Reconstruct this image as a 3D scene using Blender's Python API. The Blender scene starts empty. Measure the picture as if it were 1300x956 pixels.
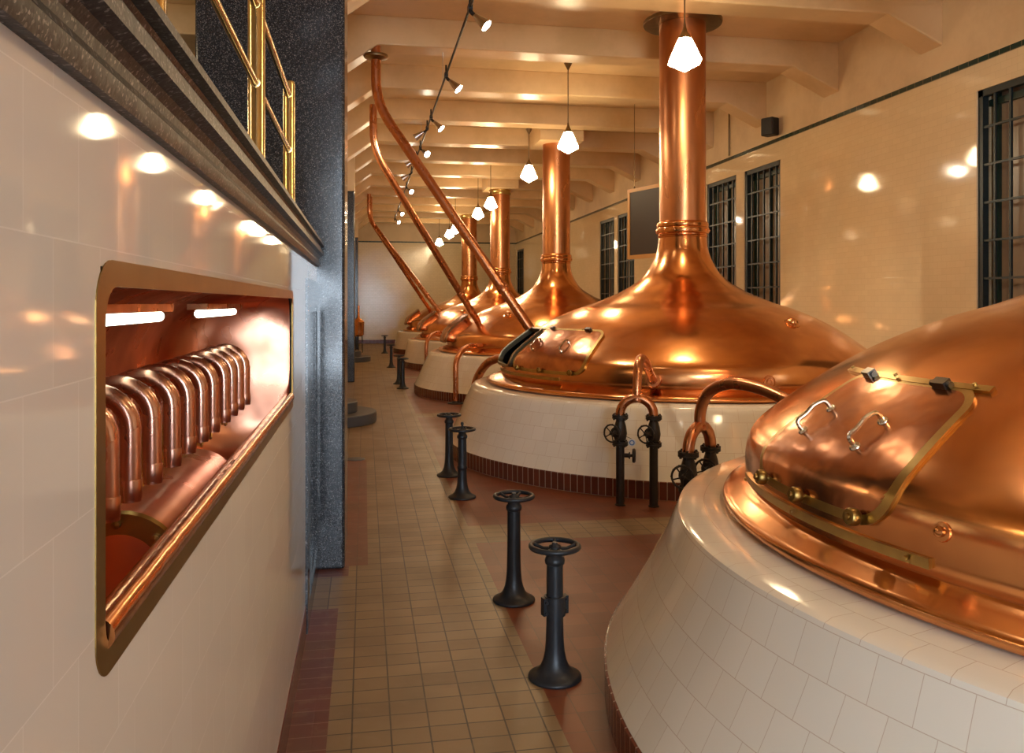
import bpy, math, random
from math import pi, sin, cos, radians as R
from mathutils import Vector, Matrix
random.seed(7)
scene = bpy.context.scene
COL = scene.collection

# ------------------------------------------------------------------ mesh builder
class MB:
    def __init__(s): s.v = []; s.f = []; s.uv = []
    def vert(s, *p):
        s.v.append(tuple(p[0]) if len(p) == 1 else tuple(p)); return len(s.v) - 1
    def face(s, idx, uv=None):
        s.f.append(tuple(idx))
        if uv is None:
            P = [Vector(s.v[i]) for i in idx]
            n = Vector((0, 0, 0))
            for i in range(len(P)):
                a, b = P[i], P[(i + 1) % len(P)]
                n += Vector(((a.y - b.y) * (a.z + b.z), (a.z - b.z) * (a.x + b.x), (a.x - b.x) * (a.y + b.y)))
            ax = max(range(3), key=lambda k: abs(n[k]))
            if ax == 0: uv = [(p.y, p.z) for p in P]
            elif ax == 1: uv = [(p.x, p.z) for p in P]
            else: uv = [(p.x, p.y) for p in P]
        s.uv.append(uv)
    def quad(s, a, b, c, d, uv=None):
        i = [s.vert(p) for p in (a, b, c, d)]; s.face(i, uv)
    def box(s, x0, x1, y0, y1, z0, z1):
        p = [(x0, y0, z0), (x1, y0, z0), (x1, y1, z0), (x0, y1, z0), (x0, y0, z1), (x1, y0, z1), (x1, y1, z1), (x0, y1, z1)]
        i = [s.vert(q) for q in p]
        for f in ((0, 3, 2, 1), (4, 5, 6, 7), (0, 1, 5, 4), (1, 2, 6, 5), (2, 3, 7, 6), (3, 0, 4, 7)):
            s.face([i[k] for k in f])
        return s
    def lathe(s, prof, seg=32, M=None, uvr=None, a0=0.0, a1=2 * pi, drop=None, cap=False):
        """prof: list of (r,z); uvr: reference radius for the horizontal uv"""
        M = M or Matrix.Identity(4)
        full = abs(a1 - a0 - 2 * pi) < 1e-6
        n = seg if full else seg + 1
        base = len(s.v); acc = 0; L = [0]
        for i in range(1, len(prof)):
            acc += math.hypot(prof[i][0] - prof[i - 1][0], prof[i][1] - prof[i - 1][1]); L.append(acc)
        if uvr is None: uvr = max(p[0] for p in prof)
        for (r, z) in prof:
            for k in range(n):
                a = a0 + (a1 - a0) * k / seg
                s.vert(M @ Vector((r * cos(a), r * sin(a), z)))
        for j in range(len(prof) - 1):
            for k in range(seg):
                k2 = (k + 1) % n
                if drop and drop(a0 + (a1 - a0) * (k + .5) / seg, (L[j] + L[j + 1]) / 2): continue
                u0 = (a1 - a0) * k / seg * uvr; u1 = (a1 - a0) * (k + 1) / seg * uvr
                s.face((base + j * n + k, base + j * n + k2, base + (j + 1) * n + k2, base + (j + 1) * n + k),
                       [(u0, L[j]), (u1, L[j]), (u1, L[j + 1]), (u0, L[j + 1])])
        if cap:
            for j in (0, len(prof) - 1):
                if prof[j][0] > 1e-4:
                    idx = [base + j * n + k for k in range(n)]
                    s.face(idx if j else idx[::-1])
        return s
    def tube(s, pts, r, seg=12, closed=False, cap=True):
        P = [Vector(p) for p in pts]; n = len(P)
        rr = r if isinstance(r, (list, tuple)) else [r] * n
        T = []
        for i in range(n):
            if closed: t = P[(i + 1) % n] - P[i - 1]
            else: t = P[min(i + 1, n - 1)] - P[max(i - 1, 0)]
            T.append(t.normalized())
        up = Vector((0, 0, 1)) if abs(T[0].z) < .9 else Vector((1, 0, 0))
        N = (up - T[0] * up.dot(T[0])).normalized()
        base = len(s.v); acc = 0
        LL = []
        for i in range(n):
            if i:
                N = (N - T[i] * N.dot(T[i])).normalized(); acc += (P[i] - P[i - 1]).length
            LL.append(acc)
            B = T[i].cross(N)
            for k in range(seg):
                a = 2 * pi * k / seg
                s.vert(P[i] + (N * cos(a) + B * sin(a)) * rr[i])
        m = n if closed else n - 1
        for i in range(m):
            i2 = (i + 1) % n
            for k in range(seg):
                k2 = (k + 1) % seg
                s.face((base + i * seg + k, base + i * seg + k2, base + i2 * seg + k2, base + i2 * seg + k),
                       [(k * .02, LL[i]), (k * .02 + .02, LL[i]), (k * .02 + .02, LL[i] + .05), (k * .02, LL[i] + .05)])
        if cap and not closed:
            s.face([base + k for k in range(seg)][::-1])
            s.face([base + (n - 1) * seg + k for k in range(seg)])
        return s
    def ring(s, c, R_, r, axis=(0, 0, 1), seg=32, sseg=8):
        q = Vector((0, 0, 1)).rotation_difference(Vector(axis).normalized())
        pts = [Vector(c) + q @ Vector((R_ * cos(2 * pi * k / seg), R_ * sin(2 * pi * k / seg), 0)) for k in range(seg)]
        return s.tube(pts, r, sseg, closed=True)
    def disc(s, c, axis, prof, seg=20):
        """lathe of prof about an axis through c"""
        q = Vector((0, 0, 1)).rotation_difference(Vector(axis).normalized()).to_matrix().to_4x4()
        return s.lathe(prof, seg, Matrix.Translation(Vector(c)) @ q)
    def extrude_poly(s, poly, y0, y1):
        """poly in (x,z), extruded along y"""
        n = len(poly)
        a = [s.vert(x, y0, z) for x, z in poly]; b = [s.vert(x, y1, z) for x, z in poly]
        s.face(a); s.face(b[::-1]); acc = 0
        for i in range(n):
            j = (i + 1) % n
            l = math.hypot(poly[j][0] - poly[i][0], poly[j][1] - poly[i][1])
            s.face((a[j], a[i], b[i], b[j]), [(y0, acc + l), (y0, acc), (y1, acc), (y1, acc + l)]); acc += l
        return s
    def build(s, name, mat, parent=None, loc=None, rotz=0, smooth=35, fixn=True):
        me = bpy.data.meshes.new(name)
        me.from_pydata(s.v, [], s.f)
        uvl = me.uv_layers.new(name='UVMap')
        k = 0
        flat = []
        for f, uv in zip(s.f, s.uv):
            for c in uv: flat += [c[0], c[1]]
        uvl.data.foreach_set('uv', flat)
        me.materials.append(mat)
        if smooth:
            me.polygons.foreach_set('use_smooth', [True] * len(me.polygons))
            me.set_sharp_from_angle(angle=R(smooth))
        me.update()
        o = bpy.data.objects.new(name, me); COL.objects.link(o)
        if parent: o.parent = parent
        if loc is not None: o.location = loc
        if rotz: o.rotation_euler.z = rotz
        return o

def tag(o, label=None, cat=None, group=None, kind=None):
    if label: o['label'] = label
    if cat: o['category'] = cat
    if group: o['group'] = group
    if kind: o['kind'] = kind
    return o
def empty(name, loc, label, cat, group=None, rotz=0):
    o = bpy.data.objects.new(name, None); COL.objects.link(o)
    o.empty_display_size = .1; o.location = loc; o.rotation_euler.z = rotz
    return tag(o, label, cat, group)
def struct(o): o['kind'] = 'structure'; return o
def copy_tree(o, parent=None):
    c = o.copy(); COL.objects.link(c)
    if parent: c.parent = parent
    for ch in o.children: copy_tree(ch, c)
    return c
def cr(P, n=8, closed=False):
    P = [Vector(p) for p in P]
    Q = [P[0] * 2 - P[1]] + P + [P[-1] * 2 - P[-2]]
    o = []
    for i in range(1, len(Q) - 2):
        a, b, c, e = Q[i - 1:i + 3]
        for k in range(n):
            t = k / n
            o.append((b * 2 + (c - a) * t + (a * 2 - b * 5 + c * 4 - e) * t * t + (b * 3 - a - c * 3 + e) * t ** 3) * .5)
    o.append(P[-1]); return o

# ------------------------------------------------------------------ materials
class NT:
    def __init__(s, name):
        s.m = bpy.data.materials.new(name); s.m.use_nodes = True
        s.t = s.m.node_tree; s.t.nodes.clear()
        s.out = s.t.nodes.new('ShaderNodeOutputMaterial')
        s.b = s.t.nodes.new('ShaderNodeBsdfPrincipled')
        s.t.links.new(s.b.outputs[0], s.out.inputs[0])
    def n(s, typ, **k):
        d = s.t.nodes.new('ShaderNode' + typ)
        for a, v in k.items(): setattr(d, a, v)
        return d
    def l(s, a, b): s.t.links.new(a, b)
    def set(s, **k):
        for a, v in k.items():
            i = s.b.inputs[a.replace('_', ' ')]
            i.default_value = (*v, 1) if isinstance(v, tuple) and len(v) == 3 else v
    def mix(s, fac, a, b, mode='MIX'):
        d = s.n('Mix', data_type='RGBA', blend_type=mode)
        for i, v in ((0, fac), (6, a), (7, b)):
            if isinstance(v, (int, float)): d.inputs[i].default_value = v
            elif isinstance(v, tuple): d.inputs[i].default_value = (*v, 1)
            else: s.l(v, d.inputs[i])
        return d.outputs[2]
    def math(s, op, a, b=0.0):
        d = s.n('Math', operation=op)
        for i, v in ((0, a), (1, b)):
            if isinstance(v, (int, float)): d.inputs[i].default_value = v
            else: s.l(v, d.inputs[i])
        return d.outputs[0]
    def ramp(s, fac, stops):
        d = s.n('ValToRGB'); e = d.color_ramp.elements; d.color_ramp.interpolation = 'EASE' if len(stops) == 2 else 'LINEAR'
        while len(e) < len(stops): e.new(.5)
        for i, (p, c) in enumerate(stops):
            e[i].position = p; e[i].color = (*c, 1) if isinstance(c, tuple) else (c, c, c, 1)
        s.l(fac, d.inputs[0]); return d.outputs[0]
    def noise(s, scale, detail=3, vec=None, sc=None, rough=.5):
        d = s.n('TexNoise'); d.inputs['Scale'].default_value = scale; d.inputs['Detail'].default_value = detail
        d.inputs['Roughness'].default_value = rough
        if vec is None: vec = s.obj()
        if sc:
            m = s.n('Mapping'); m.inputs['Scale'].default_value = sc; s.l(vec, m.inputs[0]); vec = m.outputs[0]
        s.l(vec, d.inputs['Vector']); return d.outputs['Fac']
    def obj(s):
        return s.n('TexCoord').outputs['Object']
    def uv(s):
        return s.n('TexCoord').outputs['UV']
    def bump(s, h, strength=.2, dist=.01):
        d = s.n('Bump'); d.inputs['Strength'].default_value = strength; d.inputs['Distance'].default_value = dist
        s.l(h, d.inputs['Height']); s.l(d.outputs[0], s.b.inputs['Normal']); return d

def copper(name, c1, c2, c3, rough=(.16, .34), bump=.12, scale=1.0, streak=(1, 1, 1)):
    t = NT(name)
    n1 = t.noise(1.3 * scale, 2, sc=streak, rough=.5)
    n2 = t.noise(4.5 * scale, 2, sc=streak, rough=.5)
    col = t.mix(t.ramp(n1, [(.3, 0.0), (.72, 1.0)]), c1, c2)
    col = t.mix(t.ramp(n2, [(.25, 0.0), (.85, .8)]), col, c3)
    t.l(col, t.b.inputs['Base Color'])
    t.set(Metallic=1.0)
    r = t.n('MapRange'); r.inputs[3].default_value = rough[0]; r.inputs[4].default_value = rough[1]
    r.inputs[1].default_value = .1; r.inputs[2].default_value = .9; r.interpolation_type = 'SMOOTHSTEP'
    t.l(n2, r.inputs[0]); t.l(r.outputs[0], t.b.inputs['Roughness'])
    n3 = t.noise(3.0 * scale, 2); 
    t.bump(n3, bump, .05)
    return t.m
M = {}
M['copper'] = copper('polished_copper', (.87, .42, .17), (.77, .34, .125), (.62, .255, .10), (.13, .27), .03, 1.0, (1, 1, 1.6))
M['copper_stack'] = copper('copper_stack', (.82, .38, .17), (.58, .235, .10), (.42, .16, .07), (.22, .40), .05, 1.0, (1, 1, .35))
M['copper_pipe'] = copper('copper_pipe', (.70, .31, .15), (.54, .22, .10), (.38, .14, .065), (.22, .38), .04, 3.0, (1, 1, .5))
M['copper_lid'] = copper('copper_lid', (.74, .33, .15), (.56, .23, .11), (.34, .14, .075), (.14, .28), .09, 2.0, (1, 1, 1))
M['copper_niche'] = copper('copper_niche', (.80, .42, .28), (.68, .31, .19), (.48, .19, .11), (.22, .38), .06, 1.5, (1, 1, 1))
M['copper_spout'] = copper('copper_spout', (.72, .42, .32), (.60, .32, .23), (.42, .2, .14), (.22, .36), .04, 4.0, (1, 1, .5))
M['copper_sill'] = copper('copper_sill', (.78, .34, .12), (.62, .25, .085), (.45, .17, .06), (.12, .26), .07, 5.0, (1, 1, 1))

def metal(name, c, rough, c2=None, scale=20, bump=.05, metallic=1.0):
    t = NT(name); n = t.noise(scale, 4)
    t.l(t.mix(n, c, c2 or tuple(x * .7 for x in c)), t.b.inputs['Base Color'])
    t.set(Metallic=metallic, Roughness=rough); t.bump(n, bump, .01); return t.m
M['brass'] = metal('aged_brass', (.62, .44, .16), .3, (.40, .26, .09), 14)
M['brass_frame'] = metal('brass_frame', (.34, .22, .07), .34, (.24, .145, .04), 9)
M['brass_rail'] = metal('brass_rail', (.66, .48, .22), .22, (.5, .35, .15), 12, .02)
M['bronze_dark'] = metal('dark_bronze', (.30, .21, .11), .38, (.16, .11, .06), 14)
M['iron'] = metal('painted_iron', (.028, .031, .037), .42, (.018, .019, .022), 30, .12, .35)
M['iron_brown'] = metal('browned_iron', (.045, .035, .028), .45, (.02, .016, .014), 30, .15, .4)
M['olive'] = metal('weathered_bronze', (.10, .085, .045), .6, (.06, .05, .03), 18, .1, .5)
M['steel'] = metal('worn_steel', (.26, .24, .22), .3, (.14, .13, .12), 18)
M['chrome'] = metal('nickel', (.82, .80, .74), .12, (.7, .68, .6), 8, .01)
M['silver'] = metal('spot_silver', (.62, .60, .58), .3, (.5, .48, .46), 8, .01)
M['black'] = metal('black_plastic', (.018, .018, .02), .5, (.012, .012, .013), 8, .02, 0.0)
M['window_iron'] = metal('window_iron', (.022, .035, .04), .4, (.012, .02, .022), 25, .1, .2)
M['void'] = metal('soot', (.01, .009, .008), .9, (.006, .005, .005), 8, .02, 0.0)  # near-black colour standing in for the shade inside the open hatch

def tiles(name, c1, c2, grout, w, h, mortar=.0018, offset=.5, rough=.08, bumpw=.05, var=.3, wave=.15, sep=(1, 1)):
    t = NT(name)
    b = t.n('TexBrick', offset=offset, squash=1.0)
    t.l(t.uv(), b.inputs['Vector'])
    b.inputs['Color1'].default_value = (*c1, 1); b.inputs['Color2'].default_value = (*c2, 1)
    b.inputs['Mortar'].default_value = (*grout, 1)
    b.inputs['Scale'].default_value = 1; b.inputs['Mortar Size'].default_value = mortar
    b.inputs['Mortar Smooth'].default_value = .1
    b.inputs['Brick Width'].default_value = w; b.inputs['Row Height'].default_value = h
    n = t.noise(.9, 4)
    dk = tuple(x * .8 for x in c1)
    col = t.mix(t.math('MULTIPLY', t.ramp(n, [(.4, 0.0), (.75, 1.0)]), var), b.outputs['Color'], dk, 'MIX')
    t.l(col, t.b.inputs['Base Color'])
    t.set(Roughness=rough)
    t.b.inputs['Coat Weight'].default_value = .0
    # every tile sits at a slightly different tilt
    g = t.n('TexBrick', offset=offset, squash=1.0)
    t.l(t.uv(), g.inputs['Vector'])
    g.inputs['Color1'].default_value = (0, 0, 0, 1); g.inputs['Color2'].default_value = (1, 1, 1, 1)
    g.inputs['Scale'].default_value = 1; g.inputs['Mortar Size'].default_value = mortar
    g.inputs['Brick Width'].default_value = w; g.inputs['Row Height'].default_value = h
    wv = t.noise(15 if wave > .2 else 3.5, 2)
    hsum = t.math('ADD', t.math('MULTIPLY', t.math('SUBTRACT', 1.0, b.outputs['Fac']), bumpw), t.math('MULTIPLY', wv, wave))
    t.bump(hsum, .35, .02)
    return t.m
M['tile_left'] = tiles('white_wall_tile', (.77, .75, .725), (.75, .725, .695), (.86, .84, .82), .147, .147, .0009, .5, .045, .02, .12, .03)
M['tile_right'] = tiles('cream_wall_tile', (.78, .63, .40), (.75, .60, .375), (.66, .52, .32), .15, .075, .0016, .5, .06, .03, .25, .10)
M['tile_back'] = tiles('cream_back_tile', (.78, .65, .42), (.74, .61, .385), (.6, .48, .3), .15, .075, .003, .5, .07, .08, .25, .5)
M['tile_base'] = tiles('cream_kettle_tile', (.85, .80, .69), (.81, .755, .64), (.62, .50, .38), .15, .135, .0012, .5, .1, .05, .12, .12)
M['tile_plinth'] = tiles('red_plinth_tile', (.16, .045, .025), (.11, .03, .017), (.42, .3, .22), .068, .2, .004, .0, .22, .1, .3, .1)
M['tile_skirt'] = tiles('red_skirting_tile', (.13, .03, .022), (.10, .024, .018), (.28, .17, .13), .15, .3, .002, .0, .25, .1, .3, .1)
M['tile_green'] = tiles('green_border_tile', (.02, .05, .04), (.015, .035, .03), (.2, .16, .1), .15, .3, .003, .0, .15, .1, .1, .1)

def floor_mat():
    t = NT('floor_tiles')
    v = t.uv()
    def brick(c1, c2, gr, w, h, off, mort):
        b = t.n('TexBrick', offset=off, squash=1.0)
        mp = t.n('Mapping'); mp.inputs['Location'].default_value = (.05, 0, 0); t.l(v, mp.inputs[0])
        t.l(mp.outputs[0], b.inputs['Vector'])
        for k, c in (('Color1', c1), ('Color2', c2), ('Mortar', gr)): b.inputs[k].default_value = (*c, 1)
        b.inputs['Scale'].default_value = 1; b.inputs['Mortar Size'].default_value = mort
        b.inputs['Brick Width'].default_value = w; b.inputs['Row Height'].default_value = h
        b.inputs['Bias'].default_value = -.1
        return b
    tan = brick((.27, .175, .082), (.20, .128, .058), (.06, .038, .024), .153, .12, 0.0, .0035)
    red = brick((.20, .052, .018), (.15, .038, .014), (.10, .038, .02), .153, .153, 0.0, .0018)
    drk = brick((.15, .034, .018), (.11, .025, .014), (.24, .12, .08), .30, .105, 0.0, .003)
    s = t.n('SeparateXYZ'); t.l(v, s.inputs[0]); X, Y = s.outputs[0], s.outputs[1]
    def rng(val, a, b): return t.math('MULTIPLY', t.math('GREATER_THAN', val, a), t.math('LESS_THAN', val, b))
    # red field right of the walkway, with a tan band across between every two kettles
    redm = t.math('GREATER_THAN', X, .775)
    md = t.math('MODULO', t.math('ADD', Y, 20.53 - 6.6 * 0 - 0.0), 6.6)      # 0 where a cross band starts
    band = t.math('LESS_THAN', md, .46)
    redm = t.math('MULTIPLY', redm, t.math('SUBTRACT', 1.0, band))
    m2 = t.math('MULTIPLY', t.math('LESS_THAN', X, -.145), t.math('LESS_THAN', Y, 4.75))
    m3 = t.math('MULTIPLY', t.math('MULTIPLY', t.math('LESS_THAN', X, .02), t.math('GREATER_THAN', Y, 5.5)), t.math('LESS_THAN', Y, 9.2))
    m4 = t.math('MULTIPLY', t.math('LESS_THAN', X, -.10), rng(Y, 5.3, 5.6))
    col = t.mix(redm, tan.outputs['Color'], red.outputs['Color'])
    dm = t.math('MAXIMUM', m2, m4)
    col = t.mix(dm, col, drk.outputs['Color'])
    col = t.mix(m3, col, red.outputs['Color'])
    # walked-on wear and dirt
    n = t.noise(2.2, 5, vec=v); n2 = t.noise(14, 4, vec=v)
    col = t.mix(t.math('MULTIPLY', t.math('SUBTRACT', 1.0, t.math('MULTIPLY', redm, .7)), t.math('MULTIPLY', t.ramp(n, [(.42, 0.0), (.72, 1.0)]), .45)), col, (.14, .088, .048))
    col = t.mix(t.math('MULTIPLY', t.math('SUBTRACT', 1.0, redm), t.math('MULTIPLY', t.ramp(n2, [(.5, 0.0), (.75, 1.0)]), .25)), col, (.27, .185, .11))
    t.l(col, t.b.inputs['Base Color'])
    r = t.n('MapRange'); r.inputs[3].default_value = .3; r.inputs[4].default_value = .55; t.l(n, r.inputs[0])
    t.l(r.outputs[0], t.b.inputs['Roughness'])
    fac = t.math('MAXIMUM', t.math('MULTIPLY', tan.outputs['Fac'], t.math('SUBTRACT', 1.0, redm)), t.math('MULTIPLY', red.outputs['Fac'], redm))
    t.bump(t.math('ADD', t.math('MULTIPLY', fac, -.5), t.math('MULTIPLY', n2, .3)), .3, .006)
    return t.m
M['floor'] = floor_mat()

def granite(rough=.13, name='dark_granite'):
    t = NT(name)
    v = t.n('TexVoronoi'); v.inputs['Scale'].default_value = 260; t.l(t.obj(), v.inputs['Vector'])
    n = t.noise(120, 4); n2 = t.noise(30, 3)
    sp = t.n('Separate' + 'Color'); t.l(v.outputs['Color'], sp.inputs[0])
    col = t.ramp(sp.outputs[0], [(0, (.008, .010, .014)), (.55, (.02, .024, .031)), (.82, (.045, .048, .056)), (.95, (.24, .23, .23))])
    col = t.mix(t.ramp(n, [(.42, 0.0), (.62, .8)]), col, (.014, .016, .02))
    t.l(col, t.b.inputs['Base Color'])
    t.set(Roughness=rough); t.bump(n2, .04 if rough < .3 else .5, .004); return t.m
M['granite'] = granite()
M['coping'] = granite(.42, 'honed_granite')
def plaster(name, c, c2, rough):
    t = NT(name); n = t.noise(1.1, 5, rough=.65); n2 = t.noise(25, 3)
    t.l(t.mix(t.ramp(n, [(.35, 0.0), (.7, 1.0)]), c, c2), t.b.inputs['Base Color'])
    t.set(Roughness=rough); t.bump(t.math('ADD', t.math('MULTIPLY', n, .6), t.math('MULTIPLY', n2, .08)), .25, .03); return t.m
M['ceiling'] = plaster('ceiling_paint', (.74, .53, .30), (.62, .43, .225), .28)
M['plaster'] = plaster('upper_wall_paint', (.72, .55, .34), (.60, .44, .26), .5)
def simple(name, c, rough=.5, emit=None, strength=0):
    t = NT(name); n = t.noise(12, 3)
    t.l(t.mix(n, c, tuple(x * .88 for x in c)), t.b.inputs['Base Color']); t.set(Roughness=rough)
    if emit: t.set(Emission_Color=emit, Emission_Strength=strength)
    return t.m
M['wood'] = simple('oak', (.62, .34, .12), .45)
M['slate'] = simple('slate', (.05, .04, .042), .55)
M['pane'] = simple('obscured_glass', (.30, .23, .16), .3)
M['green_wood'] = simple('green_sash', (.015, .045, .035), .35)
M['grey_glass'] = simple('grey_sash', (.3, .27, .23), .3)
M['stone'] = simple('cut_stone', (.085, .088, .095), .45)
M['tag_white'] = simple('enamel', (.75, .78, .8), .3)
M['tag_blue'] = simple('enamel_blue', (.08, .2, .5), .3)
LAMPW = (1.0, .76, .44)
M['opal'] = simple('lit_opal_glass', (.9, .88, .8), .3, LAMPW, 36.0)
M['bulb'] = simple('lit_bulb', (.9, .9, .85), .3, (1.0, .86, .66), 60.0)
M['tube'] = simple('lit_tube', (.9, .9, .9), .3, (.90, 1.0, .80), 4.0)
M['daylight'] = simple('daylit_glass', (.5, .55, .6), .3, (.72, .86, 1.0), 14.0)

# ------------------------------------------------------------------ camera
F = 1060.0
TH = math.atan(187 / F)
cam = bpy.data.objects.new('camera', bpy.data.cameras.new('camera')); COL.objects.link(cam)
cam.location = (0, 0, 1.7); cam.rotation_euler = (pi / 2, 0, -TH)
cam.data.sensor_width = 36; cam.data.lens = F * 36 / 1300
cam.data.shift_y = -(478 - 385) / 1300; cam.data.clip_start = .02
scene.camera = cam

# ------------------------------------------------------------------ room shell
XW, YB, Y0, XG = 6.5, 35.86, -6.0, -6.2
ZS = 4.28
def plane_holes(mb, axis, c, u0, u1, z0, z1, holes, flip=False):
    us = sorted({u0, u1, *[h[0] for h in holes], *[h[1] for h in holes]})
    zs = sorted({z0, z1, *[h[2] for h in holes], *[h[3] for h in holes]})
    us = [u for u in us if u0 <= u <= u1]; zs = [z for z in zs if z0 <= z <= z1]
    for a, b in zip(us, us[1:]):
        for p, q in zip(zs, zs[1:]):
            um, zm = (a + b) / 2, (p + q) / 2
            if any(h[0] < um < h[1] and h[2] < zm < h[3] for h in holes): continue
            P = [(a, p), (b, p), (b, q), (a, q)]
            if flip: P = P[::-1]
            mb.quad(*[((c, u, z) if axis == 'x' else (u, c, z)) for u, z in P])
WZ0, WZ1 = 1.25, 3.985
WIN = [(6.70, 8.00), (12.32, 13.60), (13.92, 15.22), (19.60, 20.98), (21.28, 22.66), (26.95, 28.25), (28.55, 29.85), (34.05, 35.62)]
m = MB(); m.box(XG, XW + .3, Y0 - .3, YB + .3, -.2, 0.0); struct(m.build('floor', M['floor'], smooth=0))
# right wall : tiled below, painted above
m = MB(); plane_holes(m, 'x', XW, Y0, YB, 0, ZS, [(a, b, WZ0, WZ1) for a, b in WIN], True)
for a, b in WIN:
    for (p, q) in (((a, WZ0), (a, WZ1)), ((a, WZ1), (b, WZ1)), ((b, WZ1), (b, WZ0)), ((b, WZ0), (a, WZ0))):
        m.quad((XW, *p), (XW + .26, *p), (XW + .26, *q), (XW, *q))
m.box(XW + .26, XW + .4, Y0, YB, 0, 5.4)
struct(m.build('wall_right', M['tile_right'], smooth=0))
m = MB(); m.box(XW - .012, XW + .26, Y0, YB, ZS + .055, 5.35); struct(m.build('wall_right_upper', M['plaster'], smooth=0))
m = MB(); m.box(XW - .02, XW + .02, Y0, YB, ZS, ZS + .055); struct(m.build('trim_1', M['tile_green'], smooth=0))
# back wall
m = MB(); m.box(-1.2, XW + .2, YB, YB + .25, 0, ZS); struct(m.build('wall_back', M['tile_back'], smooth=0))
m = MB(); m.box(-1.2, XW + .2, YB - .012, YB + .25, ZS + .055, 5.35); struct(m.build('wall_back_upper', M['plaster'], smooth=0))
m = MB(); m.box(-1.2, XW - .02, YB - .02, YB + .02, ZS, ZS + .055); struct(m.build('trim_2', M['tile_green'], smooth=0))
m = MB(); m.box(-.7, XW - .03, YB - .03, YB, 0, .15); struct(m.build('baseboard_back', M['tile_skirt'], smooth=0))
m = MB(); m.box(XW - .03, XW, Y0, YB - .03, 0, .15); struct(m.build('baseboard_right', M['tile_skirt'], smooth=0))
# left wall beyond the granite column
m = MB(); m.box(-1.0, -.6, 6.3, YB, 0, 5.35); struct(m.build('wall_left_far', M['tile_right'], smooth=0))
# gallery side
m = MB(); m.box(XG - .2, -1.0, 16, 16.2, 0, 5.35); struct(m.build('wall_gallery_end', M['plaster'], smooth=0))
m = MB(); m.box(XG - .2, XG, Y0, 16, 0, 5.35); struct(m.build('wall_gallery_side', M['plaster'], smooth=0))
m = MB(); m.box(XG, -.82, Y0, 16, 1.80, 1.97)
m.box(-.82, -.56, Y0, 5.45, 1.85, 1.97); struct(m.build('gallery_floor', M['stone'], smooth=0))
# wall behind the camera with a tall daylit window
m = MB(); plane_holes(m, 'y', Y0, XG, XW, 0, 5.4, [(-.26, 1.7, .3, 4.6)], False)
m.box(XG, XW, Y0 - .3, Y0 - .25, 0, 5.4)
struct(m.build('wall_front', M['plaster'], smooth=0))
for k, (a, b, z0, z1) in enumerate(((-.26, 1.7, .3, 4.6),)):
    w = MB(); w.box(a, b, Y0 - .14, Y0 - .12, z0, z1); g = struct(w.build('window_%d' % (20 + k), M['daylight'], smooth=0))
    w = MB()
    for i in range(5): x = a + (b - a) * i / 4; w.box(x - .03, x + .03, Y0 - .11, Y0 - .06, z0, z1)
    for i in range(5): z = z0 + (z1 - z0) * i / 4; w.box(a, b, Y0 - .11, Y0 - .06, z - .02, z + .02)
    w.build('window_frame', M['window_iron'], g, smooth=0)
# ceiling slab and beams with haunches
ZC, ZBM = 5.32, 4.96
m = MB(); m.box(XG, XW + .3, Y0 - .3, YB + .3, ZC, ZC + .2); struct(m.build('ceiling', M['ceiling'], smooth=0))
k = 0
for i in range(-7, 13):
    y = 8.52 + 2.12 * i
    if i == -3: y -= .1
    if y < Y0 or y > YB - .5: continue
    poly = [(-.6, ZC + .01), (XW, ZC + .01), (XW, 4.635), (5.81, ZBM), (.16, ZBM), (-.6, 4.40), (-1.36, ZBM), (XG, ZBM), (XG, ZC + .01)]
    b = MB(); b.extrude_poly(poly, y, y + .39)
    o = b.build('ceiling_beam', M['ceiling'], smooth=0); struct(o)
    bv = o.modifiers.new('b', 'BEVEL'); bv.width = .02; bv.segments = 2; bv.limit_method = 'ANGLE'

# windows on the right wall: sash, pane, iron grille
for n_, (a, b) in enumerate(WIN):
    f = MB()
    for (y0, y1, z0, z1) in ((a, a + .07, WZ0, WZ1), (b - .07, b, WZ0, WZ1), (a, b, WZ1 - .07, WZ1), (a, b, WZ0, WZ0 + .07)):
        f.box(XW + .02, XW + .09, y0, y1, z0, z1)
    w = struct(f.build('window_%d' % (n_ + 1), M['window_iron'], smooth=0))
    w['label'] = 'tall iron-grilled window in the cream tiled wall'
    g = MB()
    nb = 5
    for i in range(1, nb + 1):
        y = a + (b - a) * i / (nb + 1); g.box(XW + .035, XW + .06, y - .013, y + .013, WZ0 + .05, WZ1 - .05)
    z = WZ1 - .40
    while z > WZ0 + .1:
        g.box(XW + .03, XW + .055, a + .05, b - .05, z - .012, z + .012); z -= .405
    g.build('window_grille', M['window_iron'], w, smooth=0)
    s = MB()
    for (y0, y1, z0, z1) in ((a + .07, a + .14, WZ0, WZ1), (b - .14, b - .07, WZ0, WZ1), (a, b, WZ1 - .16, WZ1 - .09), (a, b, WZ0 + .05, WZ0 + .12), ((a + b) / 2 - .03, (a + b) / 2 + .03, WZ0, WZ1)):
        s.box(XW + .15, XW + .2, y0, y1, z0, z1)
    s.build('window_sash', M['green_wood'], w, smooth=0)
    p = MB(); p.box(XW + .19, XW + .2, a, b, WZ0, WZ1); p.build('window_pane', M['pane'], w, smooth=0)

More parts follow.
